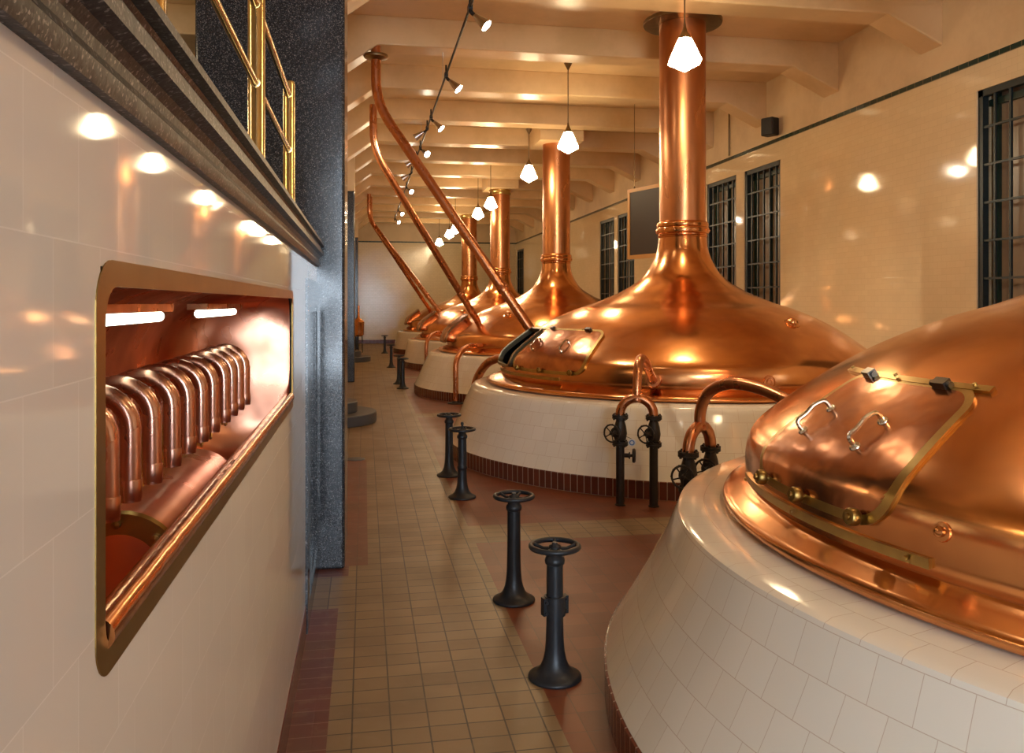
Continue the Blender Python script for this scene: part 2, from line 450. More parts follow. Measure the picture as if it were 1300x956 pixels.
# left parapet wall with the niche opening
NY0, NY1, NZ0, NZ1, XL = 1.045, 3.62, 1.285, 1.728, -.30
m = MB(); plane_holes(m, 'x', XL, Y0, 4.40, .147, 1.935, [(NY0 - .015, NY1 + .015, NZ0 - .015, NZ1 + .015)], False)
m.quad((XL, 4.40, .147), (XL - .2, 4.40, .147), (XL - .2, 4.40, 1.935), (XL, 4.40, 1.935)); m.quad((XL, Y0, 1.935), (XL, 4.40, 1.935), (XL - .3, 4.40, 1.935), (XL - .3, Y0, 1.935))
m.box(XL - .24, XL, 4.40, 5.45, 1.83, 1.935)
struct(m.build('wall_left', M['tile_left'], smooth=0))
m = MB(); m.box(XL - .2, XL + .006, Y0, 4.40, 0, .147); struct(m.build('baseboard_left', M['tile_skirt'], smooth=0))
# granite jamb with a sunk panel at the end of the parapet
m = MB()
m.box(XL - .24, XL - .02, 4.405, 5.45, 0, 1.83)
for (y0, y1, z0, z1) in ((4.405, 4.56, 0, 1.83), (5.28, 5.45, 0, 1.83), (4.56, 5.28, 1.68, 1.83), (4.56, 5.28, 0, .12)):
    m.box(XL - .03, XL + .012, y0, y1, z0, z1)
for (y0, y1, z0, z1) in ((4.56, 4.59, .12, 1.68), (5.25, 5.28, .12, 1.68), (4.59, 5.25, 1.65, 1.68), (4.59, 5.25, .12, .15)):
    m.box(XL - .03, XL + .0, y0, y1, z0, z1)
struct(m.build('granite_jamb', M['granite'], smooth=0))
# granite coping
prof = [(-.62, 1.935), (-.285, 1.935), (-.281, 1.945), (-.279, 1.957), (-.284, 1.963), (-.287, 1.972), (-.284, 1.984), (-.275, 1.996), (-.262, 2.001),
        (-.257, 2.003), (-.257, 2.025), (-.264, 2.029), (-.272, 2.034), (-.274, 2.048), (-.270, 2.055), (-.252, 2.058), (-.252, 2.072), (-.258, 2.078), (-.62, 2.078)]
m = MB(); m.extrude_poly(prof, Y0, 5.449); struct(m.build('trim_3', M['coping'], smooth=20))
# granite columns
def column(x0, x1, y0, y1, zt):
    m = MB(); m.box(x0, x1, y0, y1, 0, zt)
    o = struct(m.build('granite_column', M['granite'], smooth=0)); bv = o.modifiers.new('b', 'BEVEL'); bv.width = .018; bv.segments = 3
    if zt < 5:
        c = MB(); c.box(x0, x1, y0, y1, zt, 5.1); struct(c.build('column_head', M['plaster'], smooth=0))
column(-1.04, -.125, 5.45, 6.3, 5.3)
column(-1.2, -.215, 18.3, 19.1, 4.12)
column(-1.2, -.24, 31.2, 32.0, 4.12)
# round-fronted granite steps by the left wall
for y in (12.25, 25.0):
    for (r, z0, z1) in ((.77, 0, .15), (.50, .15, .30)):
        m = MB(); m.lathe([(0, z0), (r - .01, z0), (r, z0 + .01), (r, z1 - .01), (r - .01, z1), (0, z1)], 40, Matrix.Translation((-.6, y, 0)), a0=-pi / 2, a1=pi / 2)
        struct(m.build('granite_step', M['stone']))
# small drain cover
m = MB(); m.lathe([(0, .012), (.085, .012), (.1, .008), (.105, .001)], 32)
o = m.build('floor_drain', M['stone'], loc=(-.10, 9.25, 0)); tag(o, 'small round dark drain cover in the tiled walkway beside the granite column', 'drain cover')

# ------------------------------------------------------------------ brass railing
rl = empty('brass_railing', (-.36, 1.5, 2.078), 'polished brass railing standing on the dark granite coping', 'railing')
for y in (.2, 1.5, 2.93, 4.16):
    m = MB(); top = .66 + (.02 if y > 4 else .0)
    m.lathe([(0, 0), (.042, 0), (.042, .012), (.034, .02), (.0285, .03), (.0285, top), (.026, top + .012), (.015, top + .02), (0, top + .023)], 24, Matrix.Translation((0, y - 1.5, 0)))
    m.build('railing_post', M['brass_rail'], rl)
for z, r in ((.625, .014), (.36, .0115)):
    m = MB(); m.tube([(0, Y0 + .5 - 1.5, z), (0, 4.16 - 1.5, z)], r, 14); m.build('rail', M['brass_rail'], rl)
for y in (1.5, 2.93, 4.16):
    for z in (.625, .36):
        m = MB(); m.lathe([(0, -.034), (.0165, -.033), (.018, 0), (.0165, .033), (0, .034)], 16, Matrix.Translation((0.0, y - 1.5, z)) @ Matrix.Rotation(pi / 2, 4, 'X')); m.build('rail_joint', M['brass_rail'], rl)

# ------------------------------------------------------------------ copper niche with runoff spouts
def rrect(u0, u1, v0, v1, r, n=6):
    rs = r if isinstance(r, (list, tuple)) else [r] * 4
    P = []
    for (cx, cy, a0, rr) in ((u1, v1, 0, rs[0]), (u0, v1, pi / 2, rs[1]), (u0, v0, pi, rs[2]), (u1, v0, 1.5 * pi, rs[3])):
        sx = -1 if cx == u1 else 1; sy = -1 if cy == v1 else 1
        for k in range(n + 1):
            a = a0 + pi / 2 * k / n
            P.append((cx + sx * rr + rr * cos(a), cy + sy * rr + rr * sin(a)))
    return P
nic = empty('runoff_trough', (XL, 2.3, NZ0), 'copper-lined trough sunk in the white tiled wall with a brass frame', 'brewing trough')
nx, ny, nz = XL, 2.3, NZ0
def loc3(p): return (p[0] - nx, p[1] - ny, p[2] - nz)
m = MB()
o_ = rrect(NY0 - .035, NY1 + .04, NZ0 - .024, NZ1 + .024, [.035, .06, .05, .04], 8); i_ = rrect(NY0, NY1, NZ0 + .008, NZ1 - .008, [.025, .045, .03, .025], 8)
n = len(o_)
for a in range(n):
    b = (a + 1) % n
    for (x, P, x2, P2) in ((.0, o_, .0015, o_), (.0015, o_, .0015, i_), (.0015, i_, -.003, i_)):
        m.quad(loc3((XL + x, *P[a])), loc3((XL + x, *P[b])), loc3((XL + x2, *P2[b])), loc3((XL + x2, *P2[a])))
m.build('brass_surround', M['brass_frame'], nic, smooth=30)
# hollow liner: section in x,z swept along y, narrowing at the ends
sec = [(-.012, .455), (-.10, .462), (-.22, .455), (-.34, .42), (-.43, .33), (-.47, .2), (-.47, .05), (-.44, -.08), (-.37, -.17), (-.26, -.215), (-.14, -.2), (-.06, -.13), (-.03, -.04), (-.012, .0)]
sec = [tuple(p) for p in cr([(a, b, 0) for a, b in sec], 4)]
m = MB(); rows = []
ys = [(-.012, .0), (-.006, .35), (.015, .62), (.05, .82), (.1, .94), (.18, 1.0)]
st = [(NY0 + a, b) for a, b in ys] + [(NY0 + .3 + i * (NY1 - NY0 - .6) / 14, 1) for i in range(15)] + [(NY1 - a, b) for a, b in ys[::-1]]
for (y, s_) in st:
    s_ = max(s_, .02)
    rows.append([m.vert(loc3((XL + (-.012 + (x + .012) * s_), y, NZ0 + .22 + (z - .22) * (.55 + .45 * s_ if s_ > .3 else .3 + s_)))) for x, z, _ in sec])
for a in range(len(rows) - 1):
    for b in range(len(sec) - 1):
        m.face((rows[a][b], rows[a][b + 1], rows[a + 1][b + 1], rows[a + 1][b]))
for e, y in ((rows[0], NY0), (rows[-1], NY1)): m.face(e if y == NY0 else e[::-1])
lin = m.build('copper_lining', M['copper_niche'], nic, smooth=60)
# rolled sill
m = MB(); m.tube([loc3((XL - .012, NY0 + .01, NZ0 + .022)), loc3((XL - .012, NY1 - .01, NZ0 + .022))], .021, 20); m.build('sill_roll', M['copper_sill'], nic)
# drum shaped hump in the trough bed with a bolted end ring
DM = Matrix.Translation(loc3((XL - .20, 1.84, NZ0 - .145))) @ Matrix.Rotation(-pi / 2, 4, 'X')
m = MB(); m.lathe([(0.0, 0), (.10, 0), (.118, .02), (.122, .05), (.122, .8), (.105, .87), (.06, .91), (0, .92)], 36, DM); m.build('trough_drum', M['copper_niche'], nic)
m = MB(); m.lathe([(.085, -.012), (.128, -.012), (.132, 0), (.128, .012), (.12, .014)], 36, DM)
for k in range(8):
    a = 2 * pi * k / 8
    m.lathe([(0, -.03), (.009, -.028), (.009, -.01)], 8, DM @ Matrix.Translation((.108 * cos(a), .108 * sin(a), 0)))
m.build('drum_ring', M['brass_frame'], nic)
# lamps under the niche head (things of their own)
for k, (y, l_) in enumerate(((1.86, .32), (3.02, .34))):
    t_ = empty('strip_lamp', (XL - .20, y, 1.668), ('nearer' if k == 0 else 'farther') + ' white strip lamp glowing under the top of the copper-lined trough', 'lamp')
    m = MB(); m.box(-.03, .03, -l_ - .02, l_ + .02, .012, .03); m.build('lamp_body', M['copper_pipe'], t_, smooth=0)
    m = MB(); m.tube([(0, -l_, 0), (0, l_, 0)], .013, 14); m.build('lamp_tube', M['tube'], t_)
# spouts : goosenecks
SY = [1.45, 1.60, 1.75, 1.92, 2.11, 2.29, 2.47, 2.65, 2.86, 3.02, 3.18, 3.34]
sp0 = None
SPW = ['nearest', 'second nearest', 'third', 'fourth', 'fifth', 'sixth', 'seventh', 'eighth', 'ninth', 'tenth', 'eleventh', 'farthest']
for k, y in enumerate(SY):
    lab = SPW[k] + (' from the near end' if 2 <= k <= 10 else '') + ' copper gooseneck spout bending over the trough'
    if sp0 is None:
        sp0 = empty('gooseneck_spout', (XL - .30, y, 1.34), lab, 'spout', 'gooseneck spouts over the copper trough')
        m = MB()
        path = [(0, 0, 0 - .03), (0, 0, .10)]
        for i in range(0, 13):
            a = pi - pi * i / 12; path.append((.073 + .073 * cos(a), 0, .113 + .073 * sin(a)))
        path += [(.146, 0, .08), (.146, 0, .02), (.147, 0, -.03)]
        m.tube(path, .0195, 18); m.build('spout_tube', M['copper_spout'], sp0)
        m = MB(); m.lathe([(.012, -.03), (.0185, -.028), (.0205, -.022), (.0205, .012), (.0196, .014)], 18, Matrix.Translation((.147, 0, 0)) @ Matrix.Scale(1, 4)); m.build('spout_tip', M['copper_spout'], sp0)
        m = MB(); m.lathe([(.0, -.13), (.014, -.13), (.026, -.12), (.03, -.1), (.03, -.075), (.02, -.065), (.02, -.04), (.028, -.035), (.028, -.02), (.021, -.018), (.021, 0)], 18)
        m.disc((.02, 0, -.088), (1, 0, .1), [(0, .05), (.02, .05), (.022, .045), (.022, .04), (.008, .038), (.008, 0)], 14)
        m.ring((.073, 0, -.08), .027, .004, (1, 0, .1), 20, 6)
        m.build('spout_cock', M['brass'], sp0)
    else:
        c = copy_tree(sp0); c.location = (XL - .30, y, 1.34); c['label'] = lab

# ------------------------------------------------------------------ kettles
DP = [(2.13, .885), (2.14, .95), (2.13, 1.05), (2.085, 1.13), (1.94, 1.25), (1.74, 1.39), (1.51, 1.52), (1.24, 1.635), (1.04, 1.70), (.86, 1.775), (.70, 1.85), (.5, 1.98), (.385, 2.12), (.305, 2.30), (.275, 2.48)]
PRF = [(p.x, p.y) for p in cr([(a, b, 0) for a, b in DP], 8)]
PL = [0]
for i in range(1, len(PRF)): PL.append(PL[-1] + math.hypot(PRF[i][0] - PRF[i - 1][0], PRF[i][1] - PRF[i - 1][1]))
def dome(phi, s, off=0.0):
    """point on the dome skin: phi in degrees, s = arc length up from the flange, off = distance outward"""
    s = max(0, min(PL[-1] - 1e-4, s))
    i = max(0, next((j for j in range(len(PL)) if PL[j] > s), len(PL) - 1) - 1)
    t = (s - PL[i]) / (PL[i + 1] - PL[i])
    r = PRF[i][0] * (1 - t) + PRF[i + 1][0] * t; z = PRF[i][1] * (1 - t) + PRF[i + 1][1] * t
    j0, j1 = max(0, i - 2), min(len(PRF) - 1, i + 3)
    dr, dz = PRF[j1][0] - PRF[j0][0], PRF[j1][1] - PRF[j0][1]; l = math.hypot(dr, dz)
    r += off * dz / l; z += -off * dr / l
    a = R(phi); return Vector((r * cos(a), r * sin(a), z))
def dnorm(phi, s): return (dome(phi, s, .02) - dome(phi, s, 0)).normalized()
def ribbon(mb, path, w0, w1, off0, off1, closed=True):
    """path: list of (u,s) with u in metres (divided by 1.95 m -> angle); a flat bar following the skin"""
    n = len(path); rows = []
    for i in range(n):
        a = path[i - 1] if (closed or i) else path[i]; b = path[(i + 1) % n] if (closed or i < n - 1) else path[i]
        tx, ty = b[0] - a[0], b[1] - a[1]; l = math.hypot(tx, ty) or 1; nx_, ny_ = ty / l, -tx / l
        r = []
        for (w, o) in ((w0, off0), (w0, off1), (w1, off1), (w1, off0)):
            u, s = path[i][0] + nx_ * w, path[i][1] + ny_ * w
            r.append(mb.vert(dome(math.degrees(u / 1.95), s, o)))
        rows.append(r)
    for i in range(n if closed else n - 1):
        j = (i + 1) % n
        for k in range(4):
            mb.face((rows[i][k], rows[i][(k + 1) % 4], rows[j][(k + 1) % 4], rows[j][k]))
    if not closed: mb.face(rows[0]); mb.face(rows[-1][::-1])
def patch(mb, path, off, rings=10):
    cx = sum(p[0] for p in path) / len(path); cy = sum(p[1] for p in path) / len(path)
    c = mb.vert(dome(math.degrees(cx / 1.95), cy, off)); prev = None
    for k in range(1, rings + 1):
        t = k / rings
        row = [mb.vert(dome(math.degrees((cx + (p[0] - cx) * t) / 1.95), cy + (p[1] - cy) * t, off)) for p in path]
        n = len(row)
        for i in range(n):
            j = (i + 1) % n
            if prev is None: mb.face((c, row[i], row[j]))
            else: mb.face((prev[i], row[i], row[j], prev[j]))
        prev = row
def U(deg): return R(deg) * 1.95
def densify(P, step=.05, closed=True):
    out = []
    n = len(P)
    for i in range(n if closed else n - 1):
        a, b = P[i], P[(i + 1) % n]; l = math.hypot(b[0] - a[0], b[1] - a[1]); k = max(1, int(l / step))
        for q in range(k): out.append((a[0] + (b[0] - a[0]) * q / k, a[1] + (b[1] - a[1]) * q / k))
    if not closed: out.append(P[-1])
    return out

def add_door(kt, a0, a1, s0, s1, off, frame_off):
    """copper lid inside a brass frame with two pulls, hinge blocks and clamp knobs"""
    path = densify(rrect(U(a0), U(a1), s0, s1, [.09, .06, .10, .09], 8))
    d = MB(); patch(d, path, off); ribbon(d, path, -.004, .004, off - .03, off, True)
    lid = d.build('lid', M['copper_lid'], kt, smooth=60)
    f = MB(); ribbon(f, path, -.004, .036, frame_off - .02, frame_off + .010, True)
    # shadow gap lip
    fr = f.build('lid_frame', M['brass'], kt, smooth=30)
    for a in (a0 + (a1 - a0) * .19, a0 + (a1 - a0) * .67):      # pulls
        h = MB()
        sa, sb = s0 + (s1 - s0) * .39, s0 + (s1 - s0) * .64
        q = [dome(a, sa, off), dome(a, sa, off + .03), dome(a, sa + .012, off + .045), dome(a, (sa + sb) / 2 - .02, off + .045), dome(a, (sa + sb) / 2 + .02, off + .052), dome(a, sb - .012, off + .045), dome(a, sb, off + .03), dome(a, sb, off)]
        h.tube(cr(q, 5), .0085, 10)
        for s_ in (sa, sb): h.disc(dome(a, s_, off - .002), dnorm(a, s_), [(0, .01), (.016, .01), (.02, .006), (.022, 0)], 14)
        h.build('pull_handle', M['chrome'], lid)
    for a in (a0 + (a1 - a0) * .12, a0 + (a1 - a0) * .78):       # hinge blocks on the top rail
        h = MB(); c = dome(a, s1 + .018, frame_off + .02); nn = dnorm(a, s1); tt = Vector((-sin(R(a)), cos(R(a)), 0)); bb = nn.cross(tt)
        def bx(c, hx, hy, hz):
            P = [c + tt * (x * hx) + bb * (y * hy) + nn * (z * hz) for x, y, z in ((-1, -1, -1), (1, -1, -1), (1, 1, -1), (-1, 1, -1), (-1, -1, 1), (1, -1, 1), (1, 1, 1), (-1, 1, 1))]
            i = [h.vert(p) for p in P]
            for f_ in ((0, 3, 2, 1), (4, 5, 6, 7), (0, 1, 5, 4), (1, 2, 6, 5), (2, 3, 7, 6), (3, 0, 4, 7)): h.face([i[k] for k in f_])
        bx(c, .03, .018, .016)
        h.tube([c - tt * .045, c + tt * .045], .012, 12)
        h.build('roller_block', M['steel'], fr, smooth=30)
    for a in (a0 + (a1 - a0) * .15, a0 + (a1 - a0) * .52, a0 + (a1 - a0) * .9):  # clamp knobs at the foot
        h = MB(); h.disc(dome(a, s0 - .012, frame_off), dnorm(a, s0), [(.012, 0), (.012, .02), (.026, .022), (.029, .028), (.029, .05), (.025, .056), (.012, .058), (.012, .066), (0, .068)], 18)
        h.build('clamp_knob', M['brass_frame'], fr)
    return lid

WHICH = ['nearest', 'second', 'third', 'fourth', 'farthest']
KX = [3.7, 3.7, 3.7, 3.65, 3.62]; KY = [2.77, 9.37, 15.97, 22.57, 29.17]
KLAB = ['large copper brewing kettle cut by the right edge, its framed lid closed',
        'copper brewing kettle with the tall chimney in full view and an open hatch',
        'copper brewing kettle standing behind the one with the open hatch, third from the front',
        'copper brewing kettle fourth from the front, chimney with a brass collar below the beams',
        'smallest looking copper brewing kettle, farthest back near the end wall']
BLAB = ['white tiled sloping base under the nearest copper kettle at the lower right',
        'cream tiled sloping base with red plinth under the kettle with the open hatch',
        'cream tiled sloping base under the third kettle from the front',
        'steep cream tiled base under the fourth kettle from the front',
        'steep cream tiled base under the farthest kettle by the end wall']
for k in range(5):
    cx, cy = KX[k], KY[k]
    # tiled base
    bt = empty('kettle_base', (cx, cy, 0), BLAB[k], 'kettle base', 'tiled kettle bases')
    if k < 3: pr = [(2.765, .16), (2.74, .2), (2.69, .30), (2.62, .46), (2.55, .62), (2.505, .715), (2.49, .745), (2.465, .768), (2.43, .779), (2.38, .783), (2.1, .786)]; rp = 2.77
    else: pr = [(2.63, .16), (2.61, .25), (2.565, .45), (2.52, .66), (2.505, .715), (2.49, .73), (2.46, .738), (2.1, .742)]; rp = 2.64
    if k == 0: pr = [(2.765, .16), (2.74, .2), (2.68, .30), (2.59, .46), (2.505, .62), (2.455, .745), (2.443, .771), (2.415, .783), (2.1, .787)]
    m = MB(); m.lathe(pr, 144); m.build('tiled_slope', M['tile_base'], bt, smooth=28 if k == 0 else 50)
    m = MB(); m.lathe([(rp + .002, 0), (rp + .004, .155), (rp - .02, .165)], 144); m.build('red_plinth', M['tile_plinth'], bt)
    # kettle
    kt = empty('brewing_kettle', (cx, cy, 0), KLAB[k], 'brewing kettle', 'copper brewing kettles')
    drop = None
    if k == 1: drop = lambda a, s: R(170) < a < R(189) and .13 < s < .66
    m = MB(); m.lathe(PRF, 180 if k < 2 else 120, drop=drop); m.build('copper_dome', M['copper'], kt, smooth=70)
    zb = pr[-1][1]
    fl = [(2.1, zb), (2.28, zb + .004), (2.303, zb + .014), (2.31, zb + .03), (2.3, zb + .046), (2.27, zb + .056), (2.2, .868), (2.155, .88), (2.13, .895)]
    if k == 0: fl = [(2.1, zb), (2.215, zb + .004), (2.235, zb + .014), (2.242, zb + .03), (2.235, zb + .044), (2.21, zb + .054), (2.17, .868), (2.14, .88), (2.128, .895)]
    m = MB(); m.lathe(fl, 144); m.build('flange', M['copper'], kt, smooth=60)
    # chimney with neck ring
    top = 5.31 if k < 2 else 4.8
    m = MB(); m.lathe([(.275, 2.475), (.27, 2.6), (.27, top)], 48); ch = m.build('chimney', M['copper_stack'], kt, smooth=40)
    nr = [(.275, 2.47), (.288, 2.475), (.292, 2.49), (.28, 2.5), (.28, 2.51), (.305, 2.52), (.31, 2.53), (.31, 2.575), (.305, 2.585), (.296, 2.59), (.302, 2.60), (.302, 2.635), (.292, 2.65), (.27, 2.66)]
    m = MB(); m.lathe(nr, 48)
    for q in range(14):
        a = 2 * pi * q / 14; m.disc((.308 * cos(a), .308 * sin(a), 2.552), (cos(a), sin(a), 0), [(.011, 0), (.011, .008), (.006, .011), (0, .011)], 8)
    m.build('neck_ring', M['copper'], kt, smooth=40)
    if k >= 2:
        b = MB(); b.box(cx - .42, cx + .42, cy - .5, cy + .55, 4.80, 5.31); struct(b.build('ceiling_bulkhead', M['ceiling'], smooth=0)); top = 4.59
    if k < 2:
        m = MB(); m.lathe([(.272, 4.985), (.40, 4.985), (.455, 4.99), (.46, 5.0), (.46, 5.03), (.45, 5.04), (.3, 5.05), (.272, 5.06)], 48); m.build('ceiling_collar', M['bronze_dark'], kt)
    elif k > 2:
        m = MB(); m.lathe([(.272, 4.66), (.295, 4.665), (.298, 4.70), (.29, 4.71), (.29, 4.73), (.3, 4.74), (.3, 4.79), (.272, 4.795)], 48); m.build('chimney_band', M['brass'], kt)
    # hatch
    if k == 0:
        add_door(kt, 168.5, 190.5, .135, .695, .012, .002)
        ra, rb = 162.0, 195.5
    elif k == 1:
        add_door(kt, 191.5, 221.5, .135, .70, .020, .010)
        ra, rb = 161.0, 214.0
        pth = densify(rrect(U(169.5), U(189.5), .125, .67, .05, 6))
        f = MB(); ribbon(f, pth, -.008, .010, -.012, .04, True); f.build('hatch_collar', M['olive'], kt, smooth=30)
        f = MB(); ribbon(f, pth, -.010, .014, .035, .048, True)
        f.build('hatch_rim', M['bronze_dark'], kt, smooth=30)
        f = MB(); f.lathe([(r_ - .02, z_) for r_, z_ in PRF[:90]], 180, drop=drop); f.build('dark_inner_wall', M['void'], kt)  # added inner shell, the shade of the kettle interior painted as its colour
    else:
        pth = densify(rrect(U(160.5), U(191), .10, .66, .06, 6))
        f = MB(); ribbon(f, pth, -.01, .01, -.03, .13, True); patch(f, pth, .13); f.build('hatch_lid', M['copper_lid'], kt, smooth=40)
        f = MB(); ribbon(f, pth, -.02, .025, .095, .125, True)
        for q in range(0, len(pth), 3):
            a_, s_ = math.degrees(pth[q][0] / 1.95), pth[q][1]
            f.disc(dome(a_, s_, .12), dnorm(a_, s_), [(.012, 0), (.012, .014), (0, .018)], 8)
        f.build('hatch_rim', M['bronze_dark'], kt, smooth=30)
        ra, rb = 158, 194
    if k < 2:
        for (s_, a_, b_) in ((.728, ra, (rb - 3.6 if k == 0 else rb)), (.052, ra - 1, rb)):
            f = MB(); P = [(U(a_ + (b_ - a_) * i / 24), s_) for i in range(25)]
            ribbon(f, P, -.015, .015, .0, .014, False)
            for e in (a_ + 2, (a_ + b_) / 2, b_ - 2): f.disc(dome(e, s_, .02), dnorm(e, s_), [(.008, 0), (.008, .008), (0, .01)], 8)
            f.build('slide_rail', M['brass'], kt, smooth=30)
    # bosses and small fittings on the skin
    if k == 0:
        f = MB(); f.disc(dome(196.3, .152), dnorm(196.3, .152), [(.03, 0), (.028, .006), (.016, .008), (.016, .02), (.008, .026), (0, .027)], 14); f.build('skin_bolt', M['copper'], kt)
    for (a_, s_) in ((293.6, .905), (223.3, .885)):
        if k == 1 and a_ < 240: continue
        f = MB(); f.disc(dome(a_, s_, -.01), dnorm(a_, s_), [(.085, 0), (.08, .018), (.062, .024), (.058, .045), (.045, .06), (.02, .066), (0, .067)], 22); f.build('sight_boss', M['copper'], kt)
    f = MB(); f.disc(dome(270.2, .085, -.003), dnorm(270.2, .085), [(.062, 0), (.06, .01), (.052, .012), (.048, .006), (.034, .006), (.03, .011), (.022, .012), (.018, .006), (0, .006)], 26); f.build('round_badge', M['copper'], kt)

# ------------------------------------------------------------------ slanting copper pipes from the ceiling
PL_ = ['nearest slanting copper pipe, running from the ceiling to the kettle with the open hatch',
       'copper pipe slanting from the ceiling to the third kettle, second nearest slanting pipe',
       'copper pipe slanting from the ceiling to the fourth kettle, left of the farthest slanting pipe',
       'farthest copper pipe slanting down from the ceiling, ending at the farthest kettle']
PSE = [((.14, 10.72), (2.08, 10.18, 1.30)), ((.14, 14.0), (2.12, 15.4, 1.28)), ((.17, 25.9), (2.10, 22.70, 1.34)), ((.13, 25.4), (2.30, 28.85, 1.34))]
for k, (ps, pe) in enumerate(PSE):
    t_ = empty('slanting_pipe', (*ps, 4.84), PL_[k], 'pipe', 'slanting copper pipes')
    E_ = Vector(pe) - Vector((*ps, 4.84))
    B_ = Vector((0, 0, -.60)); dirn = (E_ - B_).normalized()
    q = [Vector((0, 0, .14)), Vector((0, 0, -.2))]
    for i in range(9):
        t = i / 8; a = Vector((0, 0, -.30)); b = B_; c = B_ + dirn * .35
        q.append(a * (1 - t) ** 2 + b * 2 * t * (1 - t) + c * t * t)
    L_ = (E_ - B_).length
    q += [B_ + dirn * (L_ * .3), B_ + dirn * (L_ * .8), E_]
    m = MB(); m.tube(q, .062, 20); m.build('pipe_run', M['copper_pipe'], t_, smooth=60)
    if k == 0: m = MB(); m.disc((0, 0, -.03), (0, 0, 1), [(.064, -.03), (.09, -.02), (.15, .0), (.155, .02), (.15, .035), (.1, .05), (.064, .06)], 28); m.build('ceiling_flange', M['bronze_dark'], t_)
    m = MB(); m.disc(B_ + dirn * (L_ * .8), dirn, [(.062, -.05), (.07, -.045), (.07, -.01), (.076, 0), (.07, .01), (.07, .045), (.062, .05)], 24); m.build('pipe_joint', M['copper_pipe'], t_)

# ------------------------------------------------------------------ valve stands in front of the kettles
def flange(mb, c, axis, r=.068, t=.016, bolts=6):
    mb.disc(c, axis, [(.03, -t), (r, -t), (r, -.002), (r - .006, 0), (r, .002), (r, t), (.03, t)], 20)
    q = Vector((0, 0, 1)).rotation_difference(Vector(axis).normalized())
    for k in range(bolts):
        a = 2 * pi * k / bolts
        p = Vector(c) + q @ Vector((cos(a) * (r - .014), sin(a) * (r - .014), 0))
        mb.disc(p, axis, [(0, -t - .012), (.009, -t - .012), (.009, t + .012), (0, t + .012)], 6)
def wheel(mb, c, axis, r=.062, tr=.007, spokes=5, knobs=True):
    q = Vector((0, 0, 1)).rotation_difference(Vector(axis).normalized()); c = Vector(c)
    mb.ring(c, r, tr, axis, 30, 8)
    mb.disc(c, axis, [(0, -.014), (.014, -.014), (.016, 0), (.014, .014), (0, .016)], 12)
    for k in range(spokes):
        a = 2 * pi * k / spokes + .3; e = q @ Vector((cos(a), sin(a), 0))
        mb.tube([c + e * .01, c + e * (r * .5) , c + e * r], [tr * .9, tr * .6, tr * .8], 8)
    if knobs:
        for k in range(10):
            a = 2 * pi * k / 10; e = q @ Vector((cos(a), sin(a), 0))
            mb.disc(c + e * (r + tr * .4), e, [(tr * .9, 0), (tr * .9, tr * .5), (0, tr)], 6)
def valve_stand(name, legs, lab, riser, face, mat=M['iron_brown'], zt=.745, knob=True):
    c = (Vector((*legs[0], 0)) + Vector((*legs[1], 0))) / 2
    t_ = empty(name, c, lab, 'valve stand')
    zf = zt
    for k, lg in enumerate(legs):
        p = Vector((*lg, 0)) - c
        m = MB(); m.lathe([(0, 0), (.045, 0), (.045, .008), (.036, .012), (.036, zf - .02), (0, zf - .02)], 20, Matrix.Translation(p)); lgo = m.build('leg_pipe', mat, t_)
        m = MB(); flange(m, p + Vector((0, 0, zf)), (0, 0, 1)); flange(m, p + Vector((0, 0, zf - .225)), (0, 0, 1), .066)
        m.lathe([(.036, zf - .22), (.05, zf - .19), (.058, zf - .14), (.05, zf - .08), (.036, zf - .03)], 20, Matrix.Translation(p))
        fd = Vector(face).normalized()
        m.disc(p + Vector((0, 0, zf - .125)), fd, [(.034, .03), (.034, .065), (.045, .067), (.045, .08), (.02, .085), (.012, .1), (.009, .12), (.009, .135)], 14)
        m.build('valve_body', mat, t_)
        m = MB(); wheel(m, p + Vector((0, 0, zf - .125)) + fd * .135, fd, .072, .0075, 5); m.build('handwheel', mat, t_)
    # copper bend joining both legs
    a_, b_ = Vector((*legs[0], zf)) - c, Vector((*legs[1], zf)) - c; mid = (a_ + b_) / 2; h = (b_ - a_).length / 2; e = (b_ - a_).normalized()
    q = [a_ + Vector((0, 0, .0))]
    for i in range(15):
        an = pi - pi * i / 14; q.append(mid + e * (h * cos(an)) + Vector((0, 0, .02 + h * 1.0 * sin(an))))
    q.append(b_)
    m = MB(); m.tube(q, .039, 18); m.build('return_bend', M['copper_pipe'], t_)
    m = MB(); rs = cr([Vector(p) - c for p in riser], 6); m.tube(rs, .038, 18)
    m.disc(rs[0] + Vector((0, 0, .02)), (0, 0, 1), [(.038, -.02), (.048, -.015), (.05, 0), (.048, .015), (.038, .02)], 18)
    m.build('riser_pipe', M['copper_pipe'], t_)
    dd = (rs[-1] - rs[-2]).normalized()
    m = MB(); m.disc(rs[-1] - dd * .03, dd, [(.038, -.02), (.062, -.016), (.066, 0), (.062, .02), (.038, .03)], 20); m.build('kettle_flange', M['copper_pipe'], t_)
    return t_, c
t_, c = valve_stand('valve_stand', [(2.12, 6.77), (2.38, 6.67)], 'black iron valve stand with copper bend before the kettle with the open hatch',
                    [(2.25, 6.72, .87), (2.262, 6.745, 1.04), (2.29, 6.80, 1.17), (2.35, 6.90, 1.225), (2.45, 7.06, 1.17), (2.56, 7.27, 1.06), (2.67, 7.47, .96)], (-.75, -.66, 0))
m = MB(); p = Vector((2.12, 6.77, .42)) - c; ax = Vector((.9, -.35, 0)).normalized()
m.disc(p, ax, [(.018, .02), (.018, .07), (.03, .075), (.03, .082), (.012, .085), (.012, .1), (.055, .102), (.06, .108), (.06, .122), (.05, .13), (0, .132)], 20); m.build('side_cock', M['iron_brown'], t_)
